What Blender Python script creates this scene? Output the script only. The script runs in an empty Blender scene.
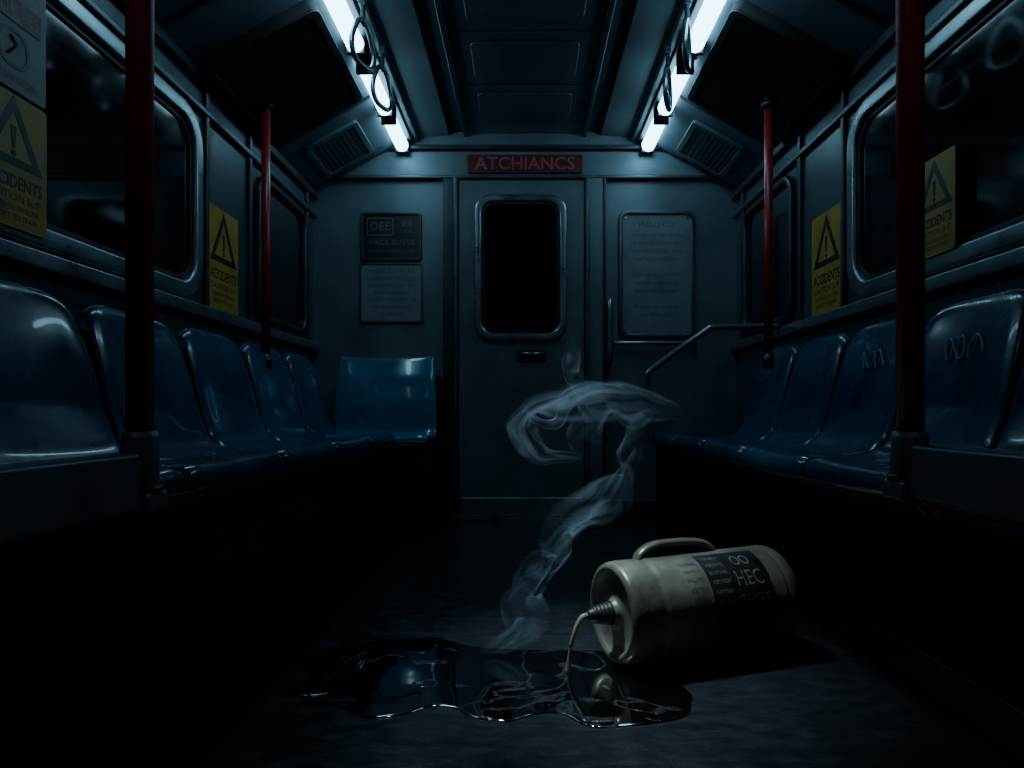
import bpy, bmesh, math, random
from mathutils import Vector, Matrix, noise as mnoise
random.seed(4)
S = bpy.context.scene
COL = S.collection
W = 1.2; BACK = 3.86; FRONT = -1.6

# ---------------------------------------------------------------- materials
def mat(name, col, rough=0.5, metal=0.0, var=0.25, nscale=6.0, bump=0.0, bscale=60.0, rvar=0.15, spec=0.5, coat=0.0, stretch=(1,1,1)):
    m = bpy.data.materials.new(name); m.use_nodes = True
    nt = m.node_tree; N = nt.nodes; L = nt.links
    b = N['Principled BSDF']
    b.inputs['Metallic'].default_value = metal
    b.inputs['Specular IOR Level'].default_value = spec
    b.inputs['Coat Weight'].default_value = coat
    tc = N.new('ShaderNodeTexCoord'); mp = N.new('ShaderNodeMapping'); mp.inputs['Scale'].default_value = stretch
    L.new(tc.outputs['Object'], mp.inputs['Vector'])
    n = N.new('ShaderNodeTexNoise'); n.inputs['Scale'].default_value = nscale; n.inputs['Detail'].default_value = 6; n.inputs['Roughness'].default_value = .62
    L.new(mp.outputs[0], n.inputs['Vector'])
    r = N.new('ShaderNodeValToRGB'); r.color_ramp.elements[0].position = .3; r.color_ramp.elements[1].position = .72
    c0 = [c*(1-var) for c in col]; c1 = [min(1, c*(1+var)) for c in col]
    r.color_ramp.elements[0].color = (*c0, 1); r.color_ramp.elements[1].color = (*c1, 1)
    L.new(n.outputs['Fac'], r.inputs[0]); L.new(r.outputs[0], b.inputs['Base Color'])
    mr = N.new('ShaderNodeMapRange'); mr.inputs['To Min'].default_value = max(.02, rough-rvar*rough*1.5); mr.inputs['To Max'].default_value = min(1, rough+rvar*rough*1.5)
    mr.inputs['From Min'].default_value = .3; mr.inputs['From Max'].default_value = .7
    L.new(n.outputs['Fac'], mr.inputs['Value']); L.new(mr.outputs[0], b.inputs['Roughness'])
    if bump > 0:
        n2 = N.new('ShaderNodeTexNoise'); n2.inputs['Scale'].default_value = bscale; n2.inputs['Detail'].default_value = 4
        L.new(mp.outputs[0], n2.inputs['Vector'])
        bp = N.new('ShaderNodeBump'); bp.inputs['Strength'].default_value = bump; bp.inputs['Distance'].default_value = .01
        L.new(n2.outputs['Fac'], bp.inputs['Height']); L.new(bp.outputs[0], b.inputs['Normal'])
    return m
def emis(name, col, s):
    m = bpy.data.materials.new(name); m.use_nodes = True
    b = m.node_tree.nodes['Principled BSDF']
    b.inputs['Base Color'].default_value = (*col, 1)
    b.inputs['Emission Color'].default_value = (*col, 1); b.inputs['Emission Strength'].default_value = s
    return m
M = {}
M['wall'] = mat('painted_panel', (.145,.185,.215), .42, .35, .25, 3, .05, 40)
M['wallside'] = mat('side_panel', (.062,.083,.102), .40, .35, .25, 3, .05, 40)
M['door'] = mat('door_paint', (.14,.18,.205), .40, .35, .25, 4, .05, 40)
M['trim'] = mat('brushed_steel', (.26,.31,.34), .32, .85, .25, 9, .05, 120)
M['trimdk'] = mat('dark_steel', (.055,.073,.087), .40, .7, .3, 9)
M['trimmid'] = mat('dull_aluminium', (.12,.145,.17), .42, .8, .3, 9)
M['ceil'] = mat('ceiling_paint', (.105,.138,.16), .38, .3, .2, 4, .03, 30)
M['ceilpanel'] = mat('ceiling_centre_paint', (.075,.095,.112), .42, .3, .2, 4, .03, 30)
M['ceildk'] = mat('ceiling_groove', (.02,.024,.028), .5)
M['floor'] = mat('floor_vinyl', (.020,.027,.034), .25, .0, .3, 26, .10, 45, .3, .9, stretch=(.5,1.2,1))
M['black'] = mat('black_kick', (.006,.007,.009), .65, 0, .3)
M['glass'] = mat('dark_glass', (.004,.005,.007), .07, 0, .3, 3, 0, 10, .4, .5)
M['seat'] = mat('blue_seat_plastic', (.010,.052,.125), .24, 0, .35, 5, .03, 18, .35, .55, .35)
M['seat_lit'] = mat('blue_seat_lit', (.020,.165,.31), .20, 0, .2, 5, .02, 12, .3, .8, .6)  # seat blue raised; the corner seat's lamp highlight is put into its colour
M['beam'] = mat('bench_beam', (.16,.19,.23), .38, .3, .25, 8)
M['red'] = mat('red_pole_paint', (.34,.018,.022), .32, 0, .35, 14, .05, 60)
M['red_lifted'] = mat('red_pole_lifted', (.55,.035,.04), .36, 0, .3, 14, .05, 60)  # pole red brightened in the colour, since little light reaches the near poles
M['yellow'] = mat('yellow_sign', (.44,.265,.022), .5, 0, .35, 10)
M['ink'] = mat('black_ink', (.012,.012,.012), .5)
M['redsign'] = mat('red_sign', (.12,.008,.012), .5, 0, .35, 14)
M['redtext'] = mat('faded_red_letter', (.40,.085,.08), .5)
M['paper'] = mat('grey_notice', (.18,.22,.25), .5, .1, .2, 8)
M['paperlt'] = mat('pale_poster', (.20,.22,.23), .5, 0, .2, 8)
M['darksign'] = mat('dark_sign', (.012,.016,.02), .35, 0, .3, 10)
M['txtgrey'] = mat('grey_letter', (.11,.13,.145), .5)
M['txtdk'] = mat('dark_letter', (.07,.085,.10), .5)
M['jug'] = mat('jug_plastic', (.165,.17,.14), .36, .15, .5, 9, .14, 30, .25)
M['label'] = mat('jug_label', (.012,.014,.015), .5, 0, .45, 20)
M['labeltxt'] = mat('label_letter', (.17,.17,.145), .5, 0, .6, 60)
M['labelfade'] = mat('faded_print', (.07,.07,.058), .5, 0, .4, 40)
M['tube'] = emis('fluorescent', (.40,.785,1.0), 10)
M['fill_tube'] = emis('fill_tube_glow', (.75,.88,1.0), 1.7)  # weak glow for the added fill tubes
M['scrib'] = mat('scribble_paint', (.22,.36,.50), .5)
M['strap'] = mat('strap_rubber', (.05,.055,.06), .5)
M['amber'] = mat('oil_stream', (.30,.26,.17), .12, 0, .2, 20, spec=.8)
M['spout'] = mat('spout_plastic', (.24,.23,.18), .3, 0, .3, 30)

# ---------------------------------------------------------------- helpers
def group(name, loc=(0,0,0)):
    e = bpy.data.objects.new(name, None); e.location = loc; e.empty_display_size = .1; COL.objects.link(e); return e
def link(name, me, m, parent=None, smooth=False):
    o = bpy.data.objects.new(name, me); COL.objects.link(o)
    if m: me.materials.append(M[m] if isinstance(m, str) else m)
    if smooth:
        for p in me.polygons: p.use_smooth = True
    if parent:
        o.parent = parent; o.matrix_parent_inverse = Matrix.Translation(-Vector(parent.location))
    return o
def bevel(o, w, seg=2):
    if w > 0:
        md = o.modifiers.new('bevel', 'BEVEL'); md.width = w; md.segments = seg; md.limit_method = 'ANGLE'; md.angle_limit = .6
        for p in o.data.polygons: p.use_smooth = True
        wn = o.modifiers.new('wn', 'WEIGHTED_NORMAL'); wn.keep_sharp = True
def box(name, x0,x1,y0,y1,z0,z1, m, parent=None, bev=.004):
    bm = bmesh.new(); bmesh.ops.create_cube(bm, size=1)
    for v in bm.verts:
        v.co = Vector(((x0+x1)/2+v.co.x*(x1-x0), (y0+y1)/2+v.co.y*(y1-y0), (z0+z1)/2+v.co.z*(z1-z0)))
    me = bpy.data.meshes.new(name); bm.to_mesh(me); bm.free()
    o = link(name, me, m, parent); bevel(o, bev); return o
class Fr:
    def __init__(s, o, u, v):
        s.o = Vector(o); s.u = Vector(u).normalized(); s.v = Vector(v).normalized(); s.n = s.u.cross(s.v)
    def __call__(s, a, b, c=0): return s.o + s.u*a + s.v*b + s.n*c
FL = Fr((-W,0,0),(0,1,0),(0,0,1))      # left wall, a = y
FRt = Fr((W,0,0),(0,-1,0),(0,0,1))     # right wall, a = -y
FB = Fr((0,BACK,0),(1,0,0),(0,0,1))    # back wall, a = x
CL = Fr((-W,0,1.84),(0,1,0),(.58,0,.32))
CR = Fr((W,0,1.84),(0,-1,0),(-.58,0,.32))
def rr(a0,a1,b0,b1,r,n=8):
    pts = []
    for cx,cy,t0 in ((a1-r,b1-r,0),(a0+r,b1-r,90),(a0+r,b0+r,180),(a1-r,b0+r,270)):
        for i in range(n+1):
            t = math.radians(t0+90*i/n); pts.append((cx+r*math.cos(t), cy+r*math.sin(t)))
    return pts
def plate(name, pts, F, c0, c1, m, parent=None, bev=0):
    bm = bmesh.new(); k = len(pts)
    lo = [bm.verts.new(F(a,b,c0)) for a,b in pts]; hi = [bm.verts.new(F(a,b,c1)) for a,b in pts]
    bm.faces.new(hi); bm.faces.new(lo[::-1])
    for i in range(k): bm.faces.new((lo[i], lo[(i+1)%k], hi[(i+1)%k], hi[i]))
    bmesh.ops.recalc_face_normals(bm, faces=bm.faces)
    me = bpy.data.meshes.new(name); bm.to_mesh(me); bm.free()
    o = link(name, me, m, parent); bevel(o, bev); return o
def ring(name, po, pi, F, c0, c1, m, parent=None, bev=0):
    bm = bmesh.new(); k = len(po)
    R = [[bm.verts.new(F(a,b,c)) for a,b in p] for p,c in ((po,c0),(po,c1),(pi,c1),(pi,c0))]
    for j in range(4):
        A = R[j]; B = R[(j+1)%4]
        for i in range(k): bm.faces.new((A[i],A[(i+1)%k],B[(i+1)%k],B[i]))
    bmesh.ops.recalc_face_normals(bm, faces=bm.faces)
    me = bpy.data.meshes.new(name); bm.to_mesh(me); bm.free()
    o = link(name, me, m, parent); bevel(o, bev); return o
def catmull(P, sub=8):
    P = [Vector(p) for p in P]; out = []
    Q = [P[0]*2-P[1]] + P + [P[-1]*2-P[-2]]
    for i in range(1, len(Q)-2):
        for j in range(sub):
            t = j/sub; a,b,c,d = Q[i-1],Q[i],Q[i+1],Q[i+2]
            out.append(.5*((2*b)+(c-a)*t+(2*a-5*b+4*c-d)*t*t+(3*b-a-3*c+d)*t**3))
    out.append(P[-1]); return out
def tube(name, P, r, m, parent=None, n=14, sx=1, sy=1, closed=False, smooth_path=0, up=None):
    P = [Vector(p) for p in P]
    if smooth_path: P = catmull(P, smooth_path)
    bm = bmesh.new(); rings = []; k = len(P)
    ref = Vector(up) if up else Vector((.13,.21,.97))
    for i,p in enumerate(P):
        if closed: t = (P[(i+1)%k]-P[i-1]).normalized()
        else: t = (P[min(i+1,k-1)]-P[max(i-1,0)]).normalized()
        if up: a = Vector(up)
        else:
            if i == 0: a = t.cross(ref).normalized()
            else:
                a = (pa - t*pa.dot(t)).normalized()
            pa = a
        b = t.cross(a)
        rad = r(i/(k-1)) if callable(r) else r
        rings.append([bm.verts.new(p + a*math.cos(2*math.pi*j/n)*rad*sx + b*math.sin(2*math.pi*j/n)*rad*sy) for j in range(n)])
    for i in range(k if closed else k-1):
        A = rings[i]; B = rings[(i+1)%k]
        for j in range(n): bm.faces.new((A[j],A[(j+1)%n],B[(j+1)%n],B[j]))
    if not closed: bm.faces.new(rings[0][::-1]); bm.faces.new(rings[-1])
    bmesh.ops.recalc_face_normals(bm, faces=bm.faces)
    me = bpy.data.meshes.new(name); bm.to_mesh(me); bm.free()
    return link(name, me, m, parent, True)
def text(name, body, fn, a, b, size, m, parent=None, fit=None, th=.0006, bold=.0):
    cu = bpy.data.curves.new('t', 'FONT'); cu.body = body; cu.size = size; cu.align_x = 'CENTER'; cu.align_y = 'CENTER'
    cu.resolution_u = 3; cu.offset = bold
    ob = bpy.data.objects.new('t', cu); COL.objects.link(ob)
    bpy.context.view_layer.update()
    me = bpy.data.meshes.new_from_object(ob.evaluated_get(bpy.context.evaluated_depsgraph_get()))
    bpy.data.objects.remove(ob)
    xs = [v.co.x for v in me.vertices]
    k = 1
    if fit and xs: k = fit/(max(xs)-min(xs))
    for v in me.vertices: v.co = fn(a+v.co.x*k, b+v.co.y)
    me.name = name
    return link(name, me, m, parent)

# ---------------------------------------------------------------- shell
box('floor', -W-.05, W+.05, FRONT, BACK+.05, -.06, 0, 'floor', bev=0)
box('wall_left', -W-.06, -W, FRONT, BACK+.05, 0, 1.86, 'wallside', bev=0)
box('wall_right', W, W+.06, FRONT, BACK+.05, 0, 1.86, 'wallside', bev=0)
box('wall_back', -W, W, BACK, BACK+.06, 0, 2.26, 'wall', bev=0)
box('wall_front', -W, W, FRONT-.06, FRONT, 0, 2.26, 'trimdk', bev=0)
prof = [(-1.26,1.84),(-1.2,1.84),(-.62,2.16),(-.43,2.17),(-.42,2.205),(-.35,2.205),(-.34,2.18),(.34,2.18),(.35,2.205),(.42,2.205),(.43,2.17),(.62,2.16),(1.2,1.84),(1.26,1.84),(1.26,2.3),(-1.26,2.3)]
FC = Fr((0,FRONT,0),(1,0,0),(0,0,1))
plate('ceiling', prof, FC, -(BACK-FRONT), 0, 'ceil')
for i,s in enumerate((-1,1)):
    box('trim_%d'%(1+i), s*.385-.033, s*.385+.033, FRONT, BACK, 2.19, 2.204, 'ceildk', bev=0)
    box('trim_%d'%(3+i), s*.62-.02, s*.62+.02, FRONT, BACK, 2.13, 2.16, 'trimmid', bev=.006)
    box('trim_%d'%(5+i), s*.335-.012, s*.335+.012, FRONT, BACK, 2.16, 2.182, 'trimdk', bev=.004)
# centre ceiling panels: plain sheets with a shallow pressed border and narrow seams
cp = group('ceiling_panel', (0,3,2.17))
FCe = Fr((0,0,2.18),(-1,0,0),(0,1,0))
for i,(y0,y1) in enumerate(((1.2,1.75),(1.77,2.32),(2.34,2.80),(2.82,3.26),(3.28,3.72))):
    plate('sheet_%d'%i, rr(-.315,.315,y0,y1,.02,3), FCe, 0, .006, 'ceilpanel', cp, .003)
    plate('pressing_%d'%i, rr(-.235,.235,y0+.07,y1-.07,.03,4), FCe, .006, .012, 'ceilpanel', cp, .004)

# wall trims
k = 7
for s in (-1,1):
    x0,x1 = (-W,-W+.035) if s<0 else (W-.035,W)
    for (z0,z1,m,dx) in ((.945,.99,'trim',0),(1.70,1.725,'trimmid',.012),(1.80,1.84,'trimdk',.005)):
        a,b = (x0,x1-dx) if s<0 else (x0+dx,x1)
        box('trim_%d'%k, a,b,FRONT,BACK,z0,z1,m,bev=.006); k += 1
    for (y0,y1) in ((2.53,2.555),(2.93,2.96),(3.70,3.74)):
        a,b = (x0,x1-.018) if s<0 else (x0+.018,x1)
        box('trim_%d'%k, a,b,y0,y1,.99,1.80,'trimdk',bev=.005); k += 1
# windows
def window(i, F, sg, y0, y1, z0, z1, r, fw=.045, m='trim'):
    A0,A1 = (y0,y1) if sg>0 else (-y1,-y0)
    g = group('window_%d'%i, F((A0+A1)/2,(z0+z1)/2,.01))
    plate('glass_pane', rr(A0+.01,A1-.01,z0+.01,z1-.01,r*.9), F, 0, .006, 'glass', g)
    ring('frame', rr(A0-fw*.4,A1+fw*.4,z0-fw*.4,z1+fw*.4,r+.02), rr(A0+fw*.6,A1-fw*.6,z0+fw*.6,z1-fw*.6,r-.02), F, 0, .03, m, g, .01)
    ring('gasket', rr(A0+fw*.6,A1-fw*.6,z0+fw*.6,z1-fw*.6,r-.02), rr(A0+fw*.9,A1-fw*.9,z0+fw*.9,z1-fw*.9,r-.03), F, 0, .014, 'ink', g, .002)
    return g
for F,sg,o in ((FL,1,0),(FRt,-1,4)):
    window(1+o, F, sg, 1.15, 2.46, 1.02, 1.66, .12, .055)
    window(2+o, F, sg, -.35, 1.05, 1.02, 1.66, .12)
    window(3+o, F, sg, 3.02, 3.66, 1.02, 1.66, .08, .035, 'trimdk')

# ---------------------------------------------------------------- back wall
box('trim_40', -W, W, BACK-.03, BACK, 1.93, 2.07, 'wall', bev=.008)
box('trim_41', -W, W, BACK-.04, BACK, 1.915, 1.932, 'trimmid', bev=.004)
box('trim_42', -W, W, BACK-.05, BACK, 2.075, 2.10, 'trimdk', bev=.004)
box('baseboard_back', -W, -.46, BACK-.02, BACK, 0, .10, 'trimdk')
box('baseboard_back_2', .44, W, BACK-.02, BACK, 0, .10, 'trimdk')
d = group('door_1', (-.02,BACK,.95))
box('leaf', -.375,.335,BACK-.035,BACK,.01,1.905,'door',d,.006)
box('jamb_left', -.40,-.38,BACK-.055,BACK,0,1.915,'trimmid',d)
box('post_left', -.46,-.40,BACK-.04,BACK,0,1.915,'trimdk',d)
box('jamb_right', .34,.36,BACK-.055,BACK,0,1.915,'trimmid',d)
box('post_right', .36,.44,BACK-.04,BACK,0,1.915,'door',d)
box('edge_right', .44,.455,BACK-.05,BACK,0,1.915,'trimdk',d)
box('kick_plate', -.365,.325,BACK-.045,BACK-.03,.015,.12,'trim',d,.006)
ring('window_frame', rr(-.285,.235,1.00,1.82,.10), rr(-.245,.195,1.04,1.78,.075), FB, .03, .06, 'trim', d, .009)
plate('window_glass', rr(-.25,.20,1.035,1.785,.075), FB, .034, .04, 'glass', d)
ring('window_gasket', rr(-.245,.195,1.04,1.78,.075), rr(-.228,.178,1.057,1.763,.062), FB, .03, .05, 'ink', d, .002)
plate('latch_plate', rr(-.05,.12,.885,.95,.015), FB, .03, .045, 'trimdk', d, .004)
tube('latch_lever', [(-.03,BACK-.06,.925),(.04,BACK-.068,.925),(.105,BACK-.06,.925)], .010, 'trim', d)
plate('threshold', [(-.46,.0),(.455,.0),(.455,.012),(-.46,.012)], FB, .03, .10, 'trim', d)
g = group('grab_handle', (.48,BACK-.05,1.06))
tube('bar', [(.475,BACK-.01,1.22),(.475,BACK-.06,1.21),(.475,BACK-.065,1.06),(.475,BACK-.06,.90),(.475,BACK-.01,.89)], .017, 'trim', g, smooth_path=6)
plate('mount_top', rr(.455,.495,1.20,1.25,.01), FB, 0,.012,'trim',g); plate('mount_bottom', rr(.455,.495,.86,.91,.01), FB, 0,.012,'trim',g)
g = group('handrail', (.72,BACK-.05,.985))
tube('bar', [(.50,BACK-.005,.985),(.51,BACK-.05,.985),(.73,BACK-.055,.985),(.94,BACK-.05,.985),(.95,BACK-.005,.985)], .013, 'trim', g, smooth_path=5)
# header sign
g = group('header_sign', (0,BACK-.03,1.99))
plate('board', rr(-.325,.325,1.942,2.045,.008), FB, .03,.045,'redsign',g,.003)
text('lettering', 'ATCHIANCS', lambda a,b:FB(a,b,.0457), 0,1.992,.10,'redtext',g,fit=.56,bold=.001)
# dark sign + notice
g = group('route_sign', (-.76,BACK,1.59))
ring('frame', rr(-.93,-.585,1.455,1.73,.02), rr(-.915,-.60,1.47,1.715,.015), FB, 0,.02,'trimdk',g,.003)
plate('board', rr(-.915,-.60,1.47,1.715,.012), FB, 0,.010,'darksign',g)
fb = lambda a,b: FB(a,b,.0106)
ring('code_box', rr(-.895,-.745,1.60,1.70,.008), rr(-.890,-.750,1.605,1.695,.005), FB, .0098,.0108,'txtgrey',g)
text('code', 'DEE', fb, -.82,1.65,.065,'txtgrey',g,fit=.11)
text('code_2', 'R3', fb, -.67,1.665,.05,'txtgrey',g,fit=.05)
text('code_3', 'LINE', fb, -.67,1.625,.03,'txtdk',g,fit=.07)
text('line_1', 'VACE SUVSS', fb, -.757,1.56,.04,'txtgrey',g,fit=.26)
text('line_2', 'METRO DISTRICT LINE', fb, -.757,1.51,.03,'txtdk',g,fit=.26)
g = group('notice_board', (-.76,BACK,1.28))
plate('board', rr(-.937,-.578,1.106,1.447,.02), FB, 0,.008,'paper',g,.002)
ring('edge', rr(-.937,-.578,1.106,1.447,.02), rr(-.925,-.59,1.118,1.435,.012), FB, .008,.013,'trimmid',g,.001)
fb = lambda a,b: FB(a,b,.0086)
for i,(t,z,w,sz) in enumerate((('+ HERE TO SUCHE',1.40,.26,.035),('PASSENGERS MUST STAND CLEAR',1.355,.29,.028),('OF THE DOORS AT ALL TIMES',1.315,.27,.028),('DO NOT LEAN OR HOLD',1.275,.20,.028),('IN CASE OF EMERGENCY USE',1.235,.28,.028),('THE HANDLE PROVIDED',1.195,.22,.028),('NO SMOKING',1.155,.12,.028))):
    text('line_%d'%i, t, fb, -.757,z,sz,'txtdk',g,fit=w)
g = group('safety_notice', (.745,BACK,1.38))
plate('board', rr(.54,.95,1.03,1.73,.045), FB, 0,.010,'paper',g,.002)
ring('frame', rr(.53,.96,1.02,1.74,.05), rr(.552,.938,1.042,1.718,.035), FB, 0,.022,'trimmid',g,.005)
fb = lambda a,b: FB(a,b,.0106)
text('title','PUILO CO', fb,.745,1.66,.045,'txtdk',g,fit=.2)
tl = ['THE SAFETY OF EVERY PERSON','IN THIS CAR IS IMPORTANT','HOLD ON TO THE RAILS WHILE','THE TRAIN IS IN MOTION','','KEEP THE AISLE CLEAR OF','BAGS AND OTHER OBJECTS','REPORT SPILLS TO STAFF','','AT NIGHT USE THE CENTRE','CARS OF THE TRAIN']
for i,t in enumerate(tl):
    if t: text('line_%d'%i, t, fb, .745,1.60-i*.045,.028,'txtdk',g,fit=.011*len(t))
for i,(a,b) in enumerate(((.57,1.70),(.92,1.70),(.57,1.06),(.92,1.06))):
    plate('screw_%d'%i, [(a+.008*math.cos(t*math.pi/5),b+.008*math.sin(t*math.pi/5)) for t in range(10)], FB, .01,.015,'trim',g)

# ---------------------------------------------------------------- yellow signs
def warning(F, sg, y0, y1, z0, z1, c=.0):
    A0,A1 = (y0,y1) if sg>0 else (-y1,-y0)
    w = A1-A0; h = z1-z0; am = (A0+A1)/2
    g = group('warning_sign', F(am,(z0+z1)/2,c))
    plate('board', rr(A0,A1,z0,z1,.012,4), F, c, c+.004, 'yellow', g)
    f = lambda a,b: F(a,b,c+.0046)
    def tri(s, cy): return [(am+s*math.cos(math.radians(t)), cy+s*math.sin(math.radians(t))) for t in (90,210,330)]
    cy = z1-h*.36; R = w*.50
    ring('triangle', tri(R,cy), tri(R*.66,cy), F, c+.0035, c+.0048, 'ink', g)
    plate('mark', [(am-R*.08,cy+R*.34),(am-R*.04,cy-R*.12),(am+R*.04,cy-R*.12),(am+R*.08,cy+R*.34)], F, c+.0035,c+.0048,'ink',g)
    plate('mark_dot', [(am+R*.07*math.cos(t*.6283),cy-R*.23+R*.07*math.sin(t*.6283)) for t in range(10)], F, c+.0035,c+.0048,'ink',g)
    for i,(t,q,sz) in enumerate((('ACCIDENTS',.66,.14),('CAUTION SLIP',.77,.08),('HAZARD OIL ON FLOOR',.85,.06),('REPORT TO STAFF',.92,.06))):
        text('line_%d'%i, t, f, am, z1-h*q, h*sz, 'ink', g, fit=w*(.86-.06*i), bold=.0008 if i==0 else 0)
    return g
warning(FL,1,1.44,1.655,1.02,1.325,.032)
warning(FL,1,2.56,2.83,1.00,1.395,.002)
warning(FRt,-1,2.56,2.83,.995,1.395,.002)
warning(FRt,-1,1.84,2.03,1.045,1.325,.032)
g = group('information_poster', FL(1.54,1.5,.03))
plate('board', rr(1.42,1.655,1.335,1.66,.01,4), FL, .032,.034,'paperlt',g)
plate('banner', rr(1.45,1.635,1.49,1.545,.005,4), FL, .0335,.036,'redsign',g)
text('banner_text','DANLAGES', lambda a,b:FL(a,b,.0366),1.543,1.518,.045,'paperlt',g,fit=.16)
ring('pictogram', rr(1.50,1.60,1.385,1.475,.04), rr(1.509,1.591,1.394,1.466,.033), FL,.0335,.0352,'txtdk',g)
tube('pictogram_arrow', [FL(1.53,1.41,.0355),FL(1.56,1.44,.0355),FL(1.54,1.455,.0355)], .003,'txtdk',g)
text('caption','KEEP CLEAR OF SPILL', lambda a,b:FL(a,b,.0346),1.54,1.36,.025,'txtdk',g,fit=.18)
text('caption_2','EXIT VIA CENTRE', lambda a,b:FL(a,b,.0346),1.54,1.59,.035,'txtdk',g,fit=.18)

# ---------------------------------------------------------------- coving panels / vents
def coving(F, sg):
    f = (lambda y0,y1:(y0,y1)) if sg>0 else (lambda y0,y1:(-y1,-y0))
    a0,a1 = f(3.34,3.74)
    g = group('air_vent', F((a0+a1)/2,.27,.01))
    ring('frame', rr(a0,a1,.12,.42,.02,4), rr(a0+.03,a1-.03,.15,.39,.01,4), F, 0,.018,'ceil',g,.003)
    plate('backing', rr(a0+.02,a1-.02,.14,.40,.01,3), F, 0,.003,'ceildk',g)
    for i in range(9):
        b = .165+i*.026
        plate('louver_%d'%i, [(a0+.03,b-.009),(a1-.03,b-.009),(a1-.03,b+.009),(a0+.03,b+.009)], F, .004,.012,'ceilpanel',g)
    a0,a1 = f(2.42,3.12)
    g = group('display_screen', F((a0+a1)/2,.25,.02))
    plate('housing', rr(a0,a1,.03,.50,.03,5), F, 0,.045,'black',g,.006)
    ring('bezel', rr(a0,a1,.03,.50,.03,5), rr(a0+.03,a1-.03,.06,.47,.02,5), F, .045,.052,'ink',g,.002)
    plate('screen', rr(a0+.03,a1-.03,.06,.47,.02,5), F, .045,.047,'ink',g)
    for i,yy in enumerate((2.2,3.22,3.80)):
        a = yy*sg
        plate('trim_%d'%((50 if sg>0 else 60)+i), [(a-.008,.0),(a+.008,.0),(a+.008,.62),(a-.008,.62)], F, 0,.008,'trimdk')
coving(CL,1); coving(CR,-1)

# ---------------------------------------------------------------- fluorescent lamps
for s in (-1,1):
    x = s*.685
    g = group('fill_lamp', (x,3.0,2.08))
    box('housing', x-.055,x+.055,2.0,3.83,2.115,2.14,'trimdk',g,.006)
    for i,(y0,y1) in enumerate(((2.12,2.76),(2.90,3.34),(3.41,3.80))):
        tube('tube_%d'%i, [(x,y0+.02,2.083),(x,(y0+y1)/2,2.083),(x,y1-.02,2.083)], .036,'tube',g, n=18)
        box('cap_a_%d'%i, x-.038,x+.038,y0,y0+.02,2.045,2.118,'trimdk',g,.005)
        box('cap_b_%d'%i, x-.038,x+.038,y1-.02,y1,2.045,2.118,'trimdk',g,.005)
    # added fill tubes, out of view above the camera, lifting the near poles
    g = group('fill_lamp', (x,0,2.08))
    box('housing', x-.055,x+.055,-1.2,.65,2.115,2.14,'trimdk',g,.006)
    for i,(y0,y1) in enumerate(((-1.15,-.30),(-.25,.60))):
        tube('tube_%d'%i, [(x,y0+.02,2.083),(x,(y0+y1)/2,2.083),(x,y1-.02,2.083)], .036,'fill_tube',g, n=18)
        box('cap_a_%d'%i, x-.038,x+.038,y0,y0+.02,2.045,2.118,'trimdk',g,.005)
        box('cap_b_%d'%i, x-.038,x+.038,y1-.02,y1,2.045,2.118,'trimdk',g,.005)

# ---------------------------------------------------------------- strap handles
for s in (-1,1):
    for yy in (2.52,2.86):
        x = s*.60
        g = group('strap_handle', (x,yy,2.0))
        box('bracket', x-.012,x+.012,yy-.02,yy+.02,2.10,2.15,'trimmid',g,.003)
        box('strap', x-.006,x+.006,yy-.016,yy+.016,2.035,2.12,'strap',g,.002)
        P = []
        for i in range(28):
            t = 2*math.pi*i/28
            r = .07*(1+.10*math.cos(3*(t-math.pi/2)))
            u = r*math.cos(t); v = r*1.2*math.sin(t)
            P.append((x+u*.35, yy+u*.93, 1.958+v))
        tube('grip_ring', P, .010, 'trim', g, closed=True)

# ---------------------------------------------------------------- poles
for s in (-1,1):
    x = s*.558; yy = .985; zb = .455 if s<0 else .472
    g = group('grab_pole', (x,yy,1.3))
    tube('pole', [(x,yy,zb+.02),(x,yy,1.3),(x,yy,2.165)], .0185, 'red_lifted', g, n=24)
    tube('socket', [(x,yy,zb+.01),(x,yy,zb+.02),(x,yy,.56),(x,yy,.572)], lambda t: .024+.003*(1-t), 'beam', g, n=24)
    tube('socket_ring', [(x,yy,zb+.028),(x,yy,zb+.038)], .030, 'trimdk', g, n=24)
    box('clamp', x-.027,x+.027,yy-.03,yy+.03,zb,zb+.03,'beam',g,.006)
    tube('ceiling_flange', [(x,yy,2.15),(x,yy,2.168)], .04, 'trim', g, n=24)
    x = s*(1.075 if s<0 else 1.01); yy = 2.82
    g = group('grab_pole', (x,yy,1.3))
    tube('pole', [(x,yy,.80),(x,yy,1.3),(x,yy,1.91)], .018, 'red', g, n=20)
    tube('socket', [(x,yy,.78),(x,yy,.84)], .023, 'trimdk', g, n=20)
    tube('flange', [(x,yy,1.86),(x,yy,1.885)], .03, 'trimdk', g, n=20)

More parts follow.
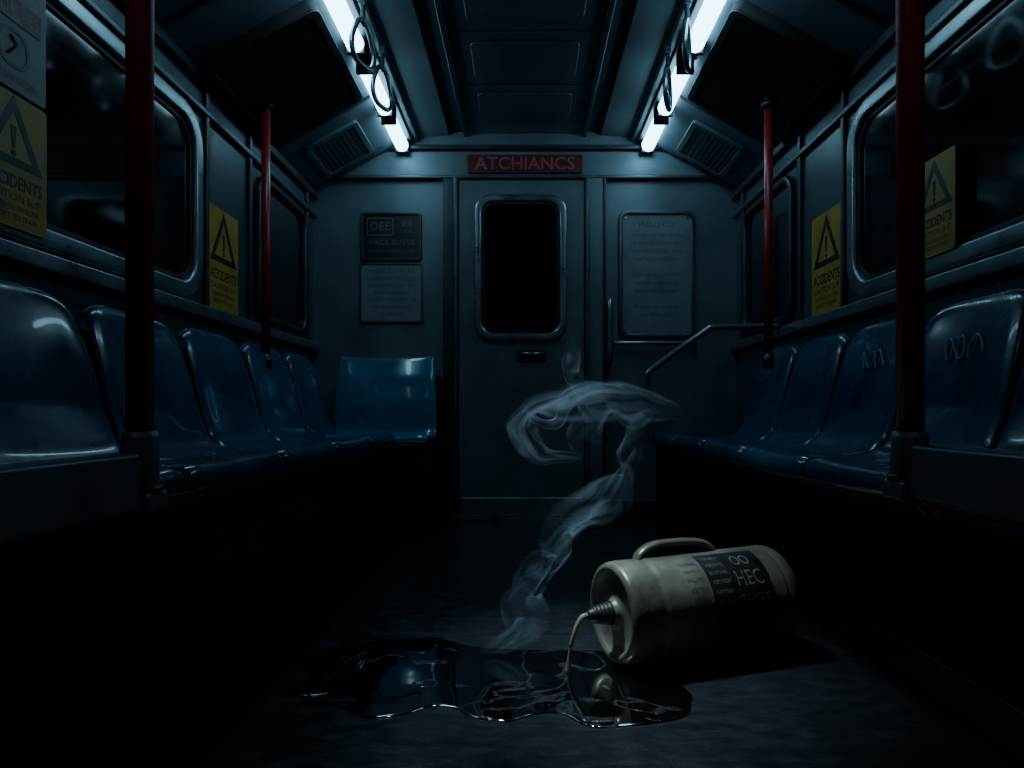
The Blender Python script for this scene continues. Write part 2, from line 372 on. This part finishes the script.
# ---------------------------------------------------------------- seats
SP = [(.600,.455),(.618,.475),(.615,.497),(.59,.507),(.52,.503),(.42,.492),(.33,.487),(.27,.495),(.228,.525),(.208,.58),(.192,.66),(.172,.75),(.150,.83),(.136,.865),(.118,.875),(.100,.862)]
def seat_mesh(name, fn, width, m, parent, prof=SP, nu=18, top_round=.045, dish=.030):
    P = catmull([(a,0,z) for a,z in prof], 4)
    bm = bmesh.new(); rows = []
    n = len(P)
    for i,p in enumerate(P):
        a,z = p.x, p.z
        hb = max(0, min(1, (z-.52)/.34))
        row = []
        for j in range(nu+1):
            u = -1+2*j/nu
            uu = abs(u)
            sc = (1-uu**2.2)
            back = max(0,min(1,(z-.5)/.12))
            front = max(0,min(1,(a-.50)/.1))
            dz = -.016*sc*(1-back)*(1-front) - .006*sc*front*(1-back)
            da = -dish*sc*back
            da -= .012*max(0,(uu-.86)/.14)*back
            dz -= .010*max(0,(uu-.9)/.1)*(1-back)
            dz -= top_round*(uu**5)*hb
            wd = width/2*(1-.08*hb**2)
            row.append(bm.verts.new(fn(a+da, u*wd, z+dz)))
        rows.append(row)
    for i in range(n-1):
        for j in range(nu): bm.faces.new((rows[i][j],rows[i+1][j],rows[i+1][j+1],rows[i][j+1]))
    bmesh.ops.recalc_face_normals(bm, faces=bm.faces)
    me = bpy.data.meshes.new(name); bm.to_mesh(me); bm.free()
    o = link(name, me, m, parent, True)
    sd = o.modifiers.new('solid','SOLIDIFY'); sd.thickness = .010; sd.offset = 0
    ss = o.modifiers.new('sub','SUBSURF'); ss.levels = 1; ss.render_levels = 1
    return o
def bench(sg, basex, pitch, yend, n, y0, rail, bz0, bz1):
    g = group('subway_bench', (sg*-.85,1.6,.3))
    s = -sg
    X = lambda a: s*(W-a)
    for i in range(n):
        yc = yend-pitch*(i+.5)
        seat_mesh('seat_%d'%i, lambda a,u,z,yc=yc: Vector((X(a), yc+u, z)), pitch-.008, 'seat', g)
    lo,hi = sorted((X(0), X(basex)))
    box('base', lo,hi,y0,yend,0,.44,'black',g,.006)
    lo,hi = sorted((X(.05), X(.600)))
    box('seat_pan_support', lo,hi,y0,yend,.435,.468,'black',g,.004)
    lo,hi = sorted((X(.0), X(.115)))
    box('back_support', lo,hi,y0,yend,.44,.80,'black',g,.004)
    lo,hi = sorted((X(.598), X(.62)))
    box('front_rail', lo,hi,1.02,yend,.435 if sg>0 else .45,.466,rail,g,.006)
    lo,hi = sorted((X(.622), X(.662)))
    box('end_beam', lo,hi,y0,.955,bz0,bz1,'beam',g,.008)
    return g
gl = bench(1, .56, .47, 3.05, 6, .20, 'trimdk', .462, .543)
gr = bench(-1, .34, .42, 3.10, 7, .14, 'black', .478, .555)
# extra back shell on the left by the corner
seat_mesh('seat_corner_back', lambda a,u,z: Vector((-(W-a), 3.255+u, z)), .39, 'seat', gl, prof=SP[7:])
box('corner_fill', -W,-1.0,3.05,3.45,.44,.50,'black',gl)
# rear facing corner seat
g = group('corner_seat', (-.73,3.5,.6))
CP = [(.52,.452),(.535,.470),(.532,.487),(.505,.495),(.44,.492),(.36,.486),(.29,.484),(.245,.492),(.222,.515),(.216,.56),(.210,.66),(.192,.76),(.165,.835),(.150,.868),(.130,.880),(.110,.870)]
seat_mesh('shell', lambda a,u,z: Vector((-.725+u, 3.72-a, z)), .54, 'seat_lit', g, prof=CP, top_round=-.016, dish=-.022)
box('base', -1.19,-.475,3.12,3.80,0,.45,'black',g,.006)
box('front_rail', -.98,-.465,3.17,3.20,.43,.465,'trimdk',g,.006)
box('rear_pedestal', -.98,-.47,3.66,3.85,.45,.80,'black',g,.01)
# right end armrest
tube('armrest_rail', [(.585,3.13,.46),(.565,3.13,.60),(.565,3.13,.745),(.59,3.13,.80),(.82,3.13,.965),(.87,3.13,.988),(1.0,3.13,.992),(1.19,3.13,.992)], .015, 'trim', gr, smooth_path=5)
box('end_panel', .60,1.19,3.10,3.12,.0,.47,'black',gr)
# worn graffiti scribbles on seat backs
def scrib(yc, zc, sc, seed):
    P = []
    for i in range(30):
        t = i/29
        u = (t-.5)*.13*sc + .022*math.sin(t*19+seed); v = .028*sc*math.sin(t*27+seed*2)
        z = zc+v; yy = yc-u
        uu = abs(yy-yc)/.2
        a = .172+(.75-z)*.22-.030*(1-uu**2.2)+.009
        P.append((W-a, yy, z))
    tube('scribble_%d'%seed, P, .0028, 'scrib', gr, n=6, smooth_path=3)
scrib(3.10-.42*3.5,.755,1.0,1); scrib(3.10-.42*2.5,.76,.9,2)
box('floor_edge_highlight', .845,.862,.2,3.07,0,.09,'trimdk',bev=.004)  # added strip standing in for the highlight line along the floor edge
box('baseboard_left', -.645,-.64,.2,3.05,0,.07,'black',bev=.001)

# ---------------------------------------------------------------- jug
A = Vector((.635,1.765,.1292)); B = Vector((.20,1.60,.1272))
ax = (B-A).normalized(); Lj = (B-A).length
upv = (Vector((0,0,1))-ax*ax.z).normalized(); side = ax.cross(upv)
if side.y > 0: side = -side
def J(s, ang, r):   # ang 0 = facing the aisle side, 90 = top
    return A+ax*s+side*(math.cos(ang)*r)+upv*(math.sin(ang)*r)
def lathe(name, prof, m, parent, n=64):
    bm = bmesh.new(); rings = []
    for s,r in prof:
        if r < 1e-5: rings.append([bm.verts.new(J(s,0,0))]*n)
        else: rings.append([bm.verts.new(J(s, 2*math.pi*j/n, r)) for j in range(n)])
    for i in range(len(rings)-1):
        for j in range(n):
            q = [rings[i][j],rings[i][(j+1)%n],rings[i+1][(j+1)%n],rings[i+1][j]]
            u = []
            for v in q:
                if v not in u: u.append(v)
            if len(u) >= 3: bm.faces.new(u)
    bmesh.ops.recalc_face_normals(bm, faces=bm.faces)
    me = bpy.data.meshes.new(name); bm.to_mesh(me); bm.free()
    return link(name, me, m, parent, True)
jg = group('oil_jug', A.lerp(B,.5))
R0 = .125
def rb(s): return R0 - .006*(s/Lj)
prof = [(0.012,0),(.010,.085),(.004,.098),(0,.105),(.001,.114),(.006,.121),(.014,.1245),(.022,R0)]
s = .05
prof += [(.034,R0),(.038,.1225),(.043,.1225),(.047,R0)]
while s < .38:
    prof.append((s, rb(s))); s += .035
prof += [(.375,.1195),(.380,.1175),(.388,.1175),(.393,.119),(.435,.1190),(.452,.1175),(.460,.114),(.464,.108),(.465,.103),(.463,.098),(.456,.094),(.450,.088),(.448,.07),(.449,.045),(.452,.034),(.458,.030),(.466,.028)]
lathe('body', prof, 'jug', jg)
np_ = [(.452,.022),(.455,.0285)]
for i in range(6):
    s = .458+i*.009; r = .0265-i*.0018
    np_ += [(s,r),(s+.003,r+.0028),(s+.006,r)]
np_ += [(.512,.015),(.520,.013),(.525,.010),(.526,.0)]
lathe('threaded_neck', np_, 'label', jg, 40)
tp = J(.526,0,0)
tube('nozzle', [J(.520,0,0), J(.537,0,0)+Vector((0,0,-.003)), tp+Vector((-.022,-.008,-.020)), tp+Vector((-.031,-.012,-.042)), tp+Vector((-.038,-.014,-.066))], lambda t: .0080-.0030*t, 'spout', jg, smooth_path=6)
tube('oil_stream', [tp+Vector((-.038,-.014,-.062)), tp+Vector((-.042,-.015,-.095)), tp+Vector((-.044,-.016,-.1245))], lambda t: .0035+.004*t*t, 'amber', jg, smooth_path=6)
# handle
th = math.radians(99)
hp = [J(.385,th,.108),J(.377,th,.127),J(.352,th,.143),J(.32,th,.150),J(.255,th,.151),J(.205,th,.147),J(.178,th,.136),J(.160,th,.114)]
tube('handle', hp, .0085, 'jug', jg, n=16, smooth_path=7, up=tuple(side), sx=1.9, sy=1.0)
def patch(name, s0,s1,a0,a1,off,m,ns=10,na=36):
    bm = bmesh.new(); G = []
    for i in range(ns+1):
        s = s0+(s1-s0)*i/ns
        G.append([bm.verts.new(J(s, math.radians(a0+(a1-a0)*j/na), rb(s)+off)) for j in range(na+1)])
    for i in range(ns):
        for j in range(na): bm.faces.new((G[i][j],G[i+1][j],G[i+1][j+1],G[i][j+1]))
    bmesh.ops.recalc_face_normals(bm, faces=bm.faces)
    me = bpy.data.meshes.new(name); bm.to_mesh(me); bm.free()
    return link(name, me, m, jg, True)
patch('label', .085,.255,-60,80,.0006,'label')
def jtext(n, t, s, ang, size, m, fit, off=.0012, bold=0):
    f = lambda a,b: J(s-a, math.radians(ang)+b/R0, rb(s-a)+off)
    text(n, t, f, 0, 0, size, m, jg, fit=fit, bold=bold)
jtext('print_1','OO',.142,62,.046,'labeltxt',.050)
jtext('print_2','HEC',.142,38,.056,'labeltxt',.075)
jtext('print_3','OUSEE',.142,14,.038,'labeltxt',.090)
jtext('print_4','MOTOR OIL',.170,-8,.026,'labeltxt',.12)
for i in range(9):
    jtext('fine_%d'%i, ['ENGINE LUBRICANT','HIGH GRADE','DO NOT INHALE','KEEP UPRIGHT','FLAMMABLE','SAE 10W 40','SHAKE WELL','WASTE OIL','NET 5 L'][i], .220, 70-i*11, .015, 'labeltxt', .05)
for i in range(8):
    jtext('faded_%d'%i, ['WARNING','HARMFUL IF','SWALLOWED','AWAY FROM','CHILDREN','OPEN FLAME','STORE COOL','DRY PLACE'][i], .288, 64-i*11, .016, 'labelfade', .045, off=.0006)

# ---------------------------------------------------------------- puddle
pud = [(-.50,1.71),(-.44,1.765),(-.382,1.785),(-.30,1.80),(-.226,1.80),(-.14,1.745),(-.063,1.72),(.0875,1.71),(.20,1.70),(.285,1.645),(.30,1.56),(.341,1.495),(.352,1.417),(.316,1.342),(.24,1.304),(.142,1.291),(.10,1.315),(.07,1.352),(.02,1.345),(-.029,1.316),(-.099,1.330),(-.14,1.372),(-.193,1.383),(-.24,1.345),(-.284,1.333),(-.34,1.345),(-.366,1.385),(-.350,1.425),(-.40,1.445),(-.47,1.43),(-.53,1.46),(-.49,1.53),(-.52,1.59),(-.55,1.66)]
P = catmull([(x,y,0) for x,y in pud]+[(pud[0][0],pud[0][1],0)], 6)[:-1]
for p in P:
    q = mnoise.noise_vector(Vector((p.x*14,p.y*14,0)))*.008; p.x += q.x; p.y += q.y
def puddle_mat():
    m = bpy.data.materials.new('oil_film'); m.use_nodes = True; nt = m.node_tree; N = nt.nodes; L = nt.links
    b = N['Principled BSDF']; b.inputs['Specular IOR Level'].default_value = 1.0
    b.inputs['Roughness'].default_value = .05; b.inputs['Coat Weight'].default_value = 1.0; b.inputs['Coat Roughness'].default_value = .03
    b.inputs['Coat IOR'].default_value = 1.8
    tc = N.new('ShaderNodeTexCoord')
    n = N.new('ShaderNodeTexNoise'); n.inputs['Scale'].default_value = 5.0; n.inputs['Detail'].default_value = 5; n.inputs['Distortion'].default_value = 1.0
    L.new(tc.outputs['Object'], n.inputs['Vector'])
    s = N.new('ShaderNodeMath'); s.operation = 'SUBTRACT'; s.inputs[1].default_value = .56; L.new(n.outputs['Fac'], s.inputs[0])
    ab = N.new('ShaderNodeMath'); ab.operation = 'ABSOLUTE'; L.new(s.outputs[0], ab.inputs[0])
    mr = N.new('ShaderNodeMapRange'); mr.inputs['From Min'].default_value = .0; mr.inputs['From Max'].default_value = .02; mr.inputs['To Min'].default_value = 1; mr.inputs['To Max'].default_value = 0
    L.new(ab.outputs[0], mr.inputs['Value'])
    mx = N.new('ShaderNodeMix'); mx.data_type = 'RGBA'; mx.inputs[6].default_value = (.003,.003,.004,1); mx.inputs[7].default_value = (.05,.06,.075,1)
    L.new(mr.outputs[0], mx.inputs[0]); L.new(mx.outputs[2], b.inputs['Base Color'])
    bp = N.new('ShaderNodeBump'); bp.inputs['Strength'].default_value = .22; bp.inputs['Distance'].default_value = .003
    L.new(mr.outputs[0], bp.inputs['Height'])
    n3 = N.new('ShaderNodeTexNoise'); n3.inputs['Scale'].default_value = 4; n3.inputs['Detail'].default_value = 1; L.new(tc.outputs['Object'], n3.inputs['Vector'])
    bp2 = N.new('ShaderNodeBump'); bp2.inputs['Strength'].default_value = .35; bp2.inputs['Distance'].default_value = .02
    L.new(n3.outputs['Fac'], bp2.inputs['Height']); L.new(bp.outputs[0], bp2.inputs['Normal']); L.new(bp2.outputs[0], b.inputs['Normal'])
    L.new(bp2.outputs[0], b.inputs['Coat Normal'])
    return m
def puddle(name, P, h, m):
    bm = bmesh.new(); k = len(P)
    area = sum(P[i].x*P[(i+1)%k].y-P[(i+1)%k].x*P[i].y for i in range(k))
    sgn = -1 if area>0 else 1
    rings = []
    for d,z in ((0,.0004),(.0015,h*.55),(.004,h*.9),(.009,h)):
        row = []
        for i in range(k):
            t = (P[(i+2)%k]-P[i-2]).normalized(); q = P[i]+Vector((t.y,-t.x,0))*d*sgn
            row.append(bm.verts.new((q.x,q.y,z)))
        rings.append(row)
    for a,b in zip(rings,rings[1:]):
        for i in range(k): bm.faces.new((a[i],a[(i+1)%k],b[(i+1)%k],b[i]))
    bm.faces.new(rings[-1]); bmesh.ops.triangulate(bm, faces=[f for f in bm.faces if len(f.verts)>4])
    bmesh.ops.recalc_face_normals(bm, faces=bm.faces)
    me = bpy.data.meshes.new(name); bm.to_mesh(me); bm.free()
    return link(name, me, m, None, True)
puddle('oil_puddle', P, .003, puddle_mat())

# ---------------------------------------------------------------- smoke
def smoke_mat():
    m = bpy.data.materials.new('smoke_veil'); m.use_nodes = True; nt = m.node_tree; N = nt.nodes; L = nt.links
    for n in list(N): N.remove(n)
    out = N.new('ShaderNodeOutputMaterial')
    tr = N.new('ShaderNodeBsdfTransparent'); df = N.new('ShaderNodeBsdfDiffuse'); tl = N.new('ShaderNodeBsdfTranslucent')
    for q in (df,tl): q.inputs['Color'].default_value = (.50,.74,.92,1)
    a = N.new('ShaderNodeMixShader'); a.inputs[0].default_value = .5; L.new(df.outputs[0],a.inputs[1]); L.new(tl.outputs[0],a.inputs[2])
    uv = N.new('ShaderNodeUVMap'); uv.uv_map = 'UVMap'
    mp = N.new('ShaderNodeMapping'); mp.inputs['Scale'].default_value = (1.0,2.0,1); L.new(uv.outputs[0], mp.inputs['Vector'])
    n = N.new('ShaderNodeTexNoise'); n.inputs['Scale'].default_value = 1.3; n.inputs['Detail'].default_value = 2.0; n.inputs['Distortion'].default_value = .9
    L.new(mp.outputs[0], n.inputs['Vector'])
    s = N.new('ShaderNodeMath'); s.operation='SUBTRACT'; s.inputs[1].default_value=.5; L.new(n.outputs['Fac'],s.inputs[0])
    ab = N.new('ShaderNodeMath'); ab.operation='ABSOLUTE'; L.new(s.outputs[0],ab.inputs[0])
    mr = N.new('ShaderNodeMapRange'); mr.interpolation_type='SMOOTHSTEP'; mr.inputs['From Min'].default_value=0; mr.inputs['From Max'].default_value=.19; mr.inputs['To Min'].default_value=.20; mr.inputs['To Max'].default_value=.05
    L.new(ab.outputs[0], mr.inputs['Value'])
    at = N.new('ShaderNodeAttribute'); at.attribute_name = 'dens'
    mu = N.new('ShaderNodeMath'); mu.operation='MULTIPLY'; L.new(mr.outputs[0],mu.inputs[0]); L.new(at.outputs['Fac'],mu.inputs[1])
    mx = N.new('ShaderNodeMixShader'); L.new(mu.outputs[0],mx.inputs[0]); L.new(tr.outputs[0],mx.inputs[1]); L.new(a.outputs[0],mx.inputs[2])
    L.new(mx.outputs[0], out.inputs['Surface'])
    return m
SM = smoke_mat()
sg_ = group('smoke_wisp', (.1,1.70,.35))
def ribbon(name, C, seed, dens=1, nv=18):
    Q = catmull([(c[0],c[1],c[2]) for c in C], 16); Wd = catmull([(c[3],c[4],0) for c in C], 16)
    k = len(Q); bm = bmesh.new(); uvl = bm.loops.layers.uv.new('UVMap'); dl = bm.verts.layers.float.new('dens')
    G = []
    for i in range(k):
        u = i/(k-1); w = max(.002,Wd[i].x); an = math.radians(Wd[i].y)
        t = (Q[min(i+1,k-1)]-Q[max(i-1,0)]).normalized()
        side_ = t.cross(Vector((0,-1,0))).normalized(); dep = t.cross(side_)
        dv = side_*math.cos(an)+dep*math.sin(an); nv_ = t.cross(dv)
        row = []
        for j in range(nv+1):
            v = -1+2*j/nv
            p = Q[i]+dv*(v*w)+nv_*(w*.35*math.sin(v*2.6+u*7+seed))
            p = p+mnoise.noise_vector(p*7+Vector((seed,0,0)))*.022+mnoise.noise_vector(p*18+Vector((0,seed,0)))*.007
            p.z = max(p.z, .012)
            x = bm.verts.new(p)
            e = (1-abs(v)**2.5)
            edge = math.exp(-((abs(v)-.80)/.12)**2)
            x[dl] = dens*min(1,u*8)*min(1,(1-u)*3.5)*(e*.75+edge*.5 if abs(v)<.99 else 0)
            row.append(x)
        G.append(row)
    for i in range(k-1):
        for j in range(nv):
            f = bm.faces.new((G[i][j],G[i+1][j],G[i+1][j+1],G[i][j+1]))
            for lp,(ii,jj) in zip(f.loops, ((i,j),(i+1,j),(i+1,j+1),(i,j+1))):
                lp[uvl].uv = (ii/(k-1)*3+seed*3.1, jj/nv)
    me = bpy.data.meshes.new(name); bm.to_mesh(me); bm.free()
    return link(name, me, SM, sg_, True)
ribbon('rising_veil', [(-.12,1.66,.015,.02,0),(-.05,1.67,.045,.035,10),(.015,1.68,.09,.05,20),(-.005,1.69,.15,.055,50),(.04,1.69,.20,.05,10),(.10,1.70,.24,.04,60),(.08,1.70,.30,.05,10),(.13,1.70,.34,.055,30),(.20,1.70,.38,.055,-10),(.25,1.71,.44,.045,20),(.235,1.71,.50,.035,60),(.28,1.71,.57,.03,20),(.33,1.71,.62,.02,0)], 1, 1.1)
ribbon('rising_veil_2', [(-.11,1.67,.02,.015,0),(-.04,1.67,.05,.025,40),(-.02,1.68,.13,.03,0),(.05,1.69,.20,.025,60),(.08,1.69,.28,.03,10),(.16,1.70,.35,.025,50),(.22,1.70,.40,.03,0),(.27,1.70,.50,.025,60),(.23,1.70,.58,.02,10)], 2, .9)
ribbon('curl_veil', [(.15,1.73,.48,.01,20),(.05,1.72,.49,.03,10),(.0,1.71,.55,.045,10),(.015,1.70,.615,.04,50),(.09,1.70,.625,.05,15),(.17,1.71,.63,.055,-10),(.27,1.71,.62,.045,10),(.36,1.72,.60,.032,30),(.40,1.72,.575,.008,0)], 3, 1.0)
ribbon('curl_veil_2', [(.34,1.70,.60,.01,0),(.26,1.69,.57,.03,20),(.20,1.69,.60,.03,50),(.14,1.70,.54,.04,20),(.13,1.70,.46,.02,0)], 4, .8)
ribbon('curl_veil_3', [(-.01,1.69,.64,.006,0),(.03,1.69,.58,.018,20),(.09,1.69,.58,.02,60),(.13,1.70,.65,.022,20),(.22,1.70,.66,.015,0),(.27,1.70,.63,.004,0)], 6, .7)
ribbon('upper_veil', [(.18,1.70,.56,.02,0),(.15,1.71,.64,.035,20),(.11,1.71,.70,.03,50),(.125,1.71,.75,.02,0),(.12,1.71,.81,.008,0)], 5, .9)

# ---------------------------------------------------------------- lights
def area(name, loc, target, size, power, col, sy=None, spread=180):
    l = bpy.data.lights.new(name,'AREA'); l.energy = power; l.color = col; l.size = size
    if sy: l.shape='RECTANGLE'; l.size_y = sy
    l.spread = math.radians(spread)
    o = bpy.data.objects.new(name,l); COL.objects.link(o); o.location = loc
    o.rotation_euler = (Vector(target)-Vector(loc)).to_track_quat('-Z','Y').to_euler(); return o
area('jug_fill', (-.30,1.78,2.13), (.20,1.63,.14), .16, 1.7, (.74,.92,1.0), .16, 32)  # added unseen fill light aimed down at the jug

w = bpy.data.worlds.new('world'); S.world = w; w.use_nodes = True
w.node_tree.nodes['Background'].inputs[0].default_value = (.01,.014,.02,1); w.node_tree.nodes['Background'].inputs[1].default_value = .2

cam = bpy.data.cameras.new('camera'); co = bpy.data.objects.new('camera', cam); COL.objects.link(co)
co.location = (0,0,.6); co.rotation_euler = (math.radians(90),0,0)
cam.sensor_width = 36; cam.lens = 680/1024*36; cam.shift_x = -13/1024; cam.shift_y = 28/1024
cam.clip_start = .02
S.camera = co
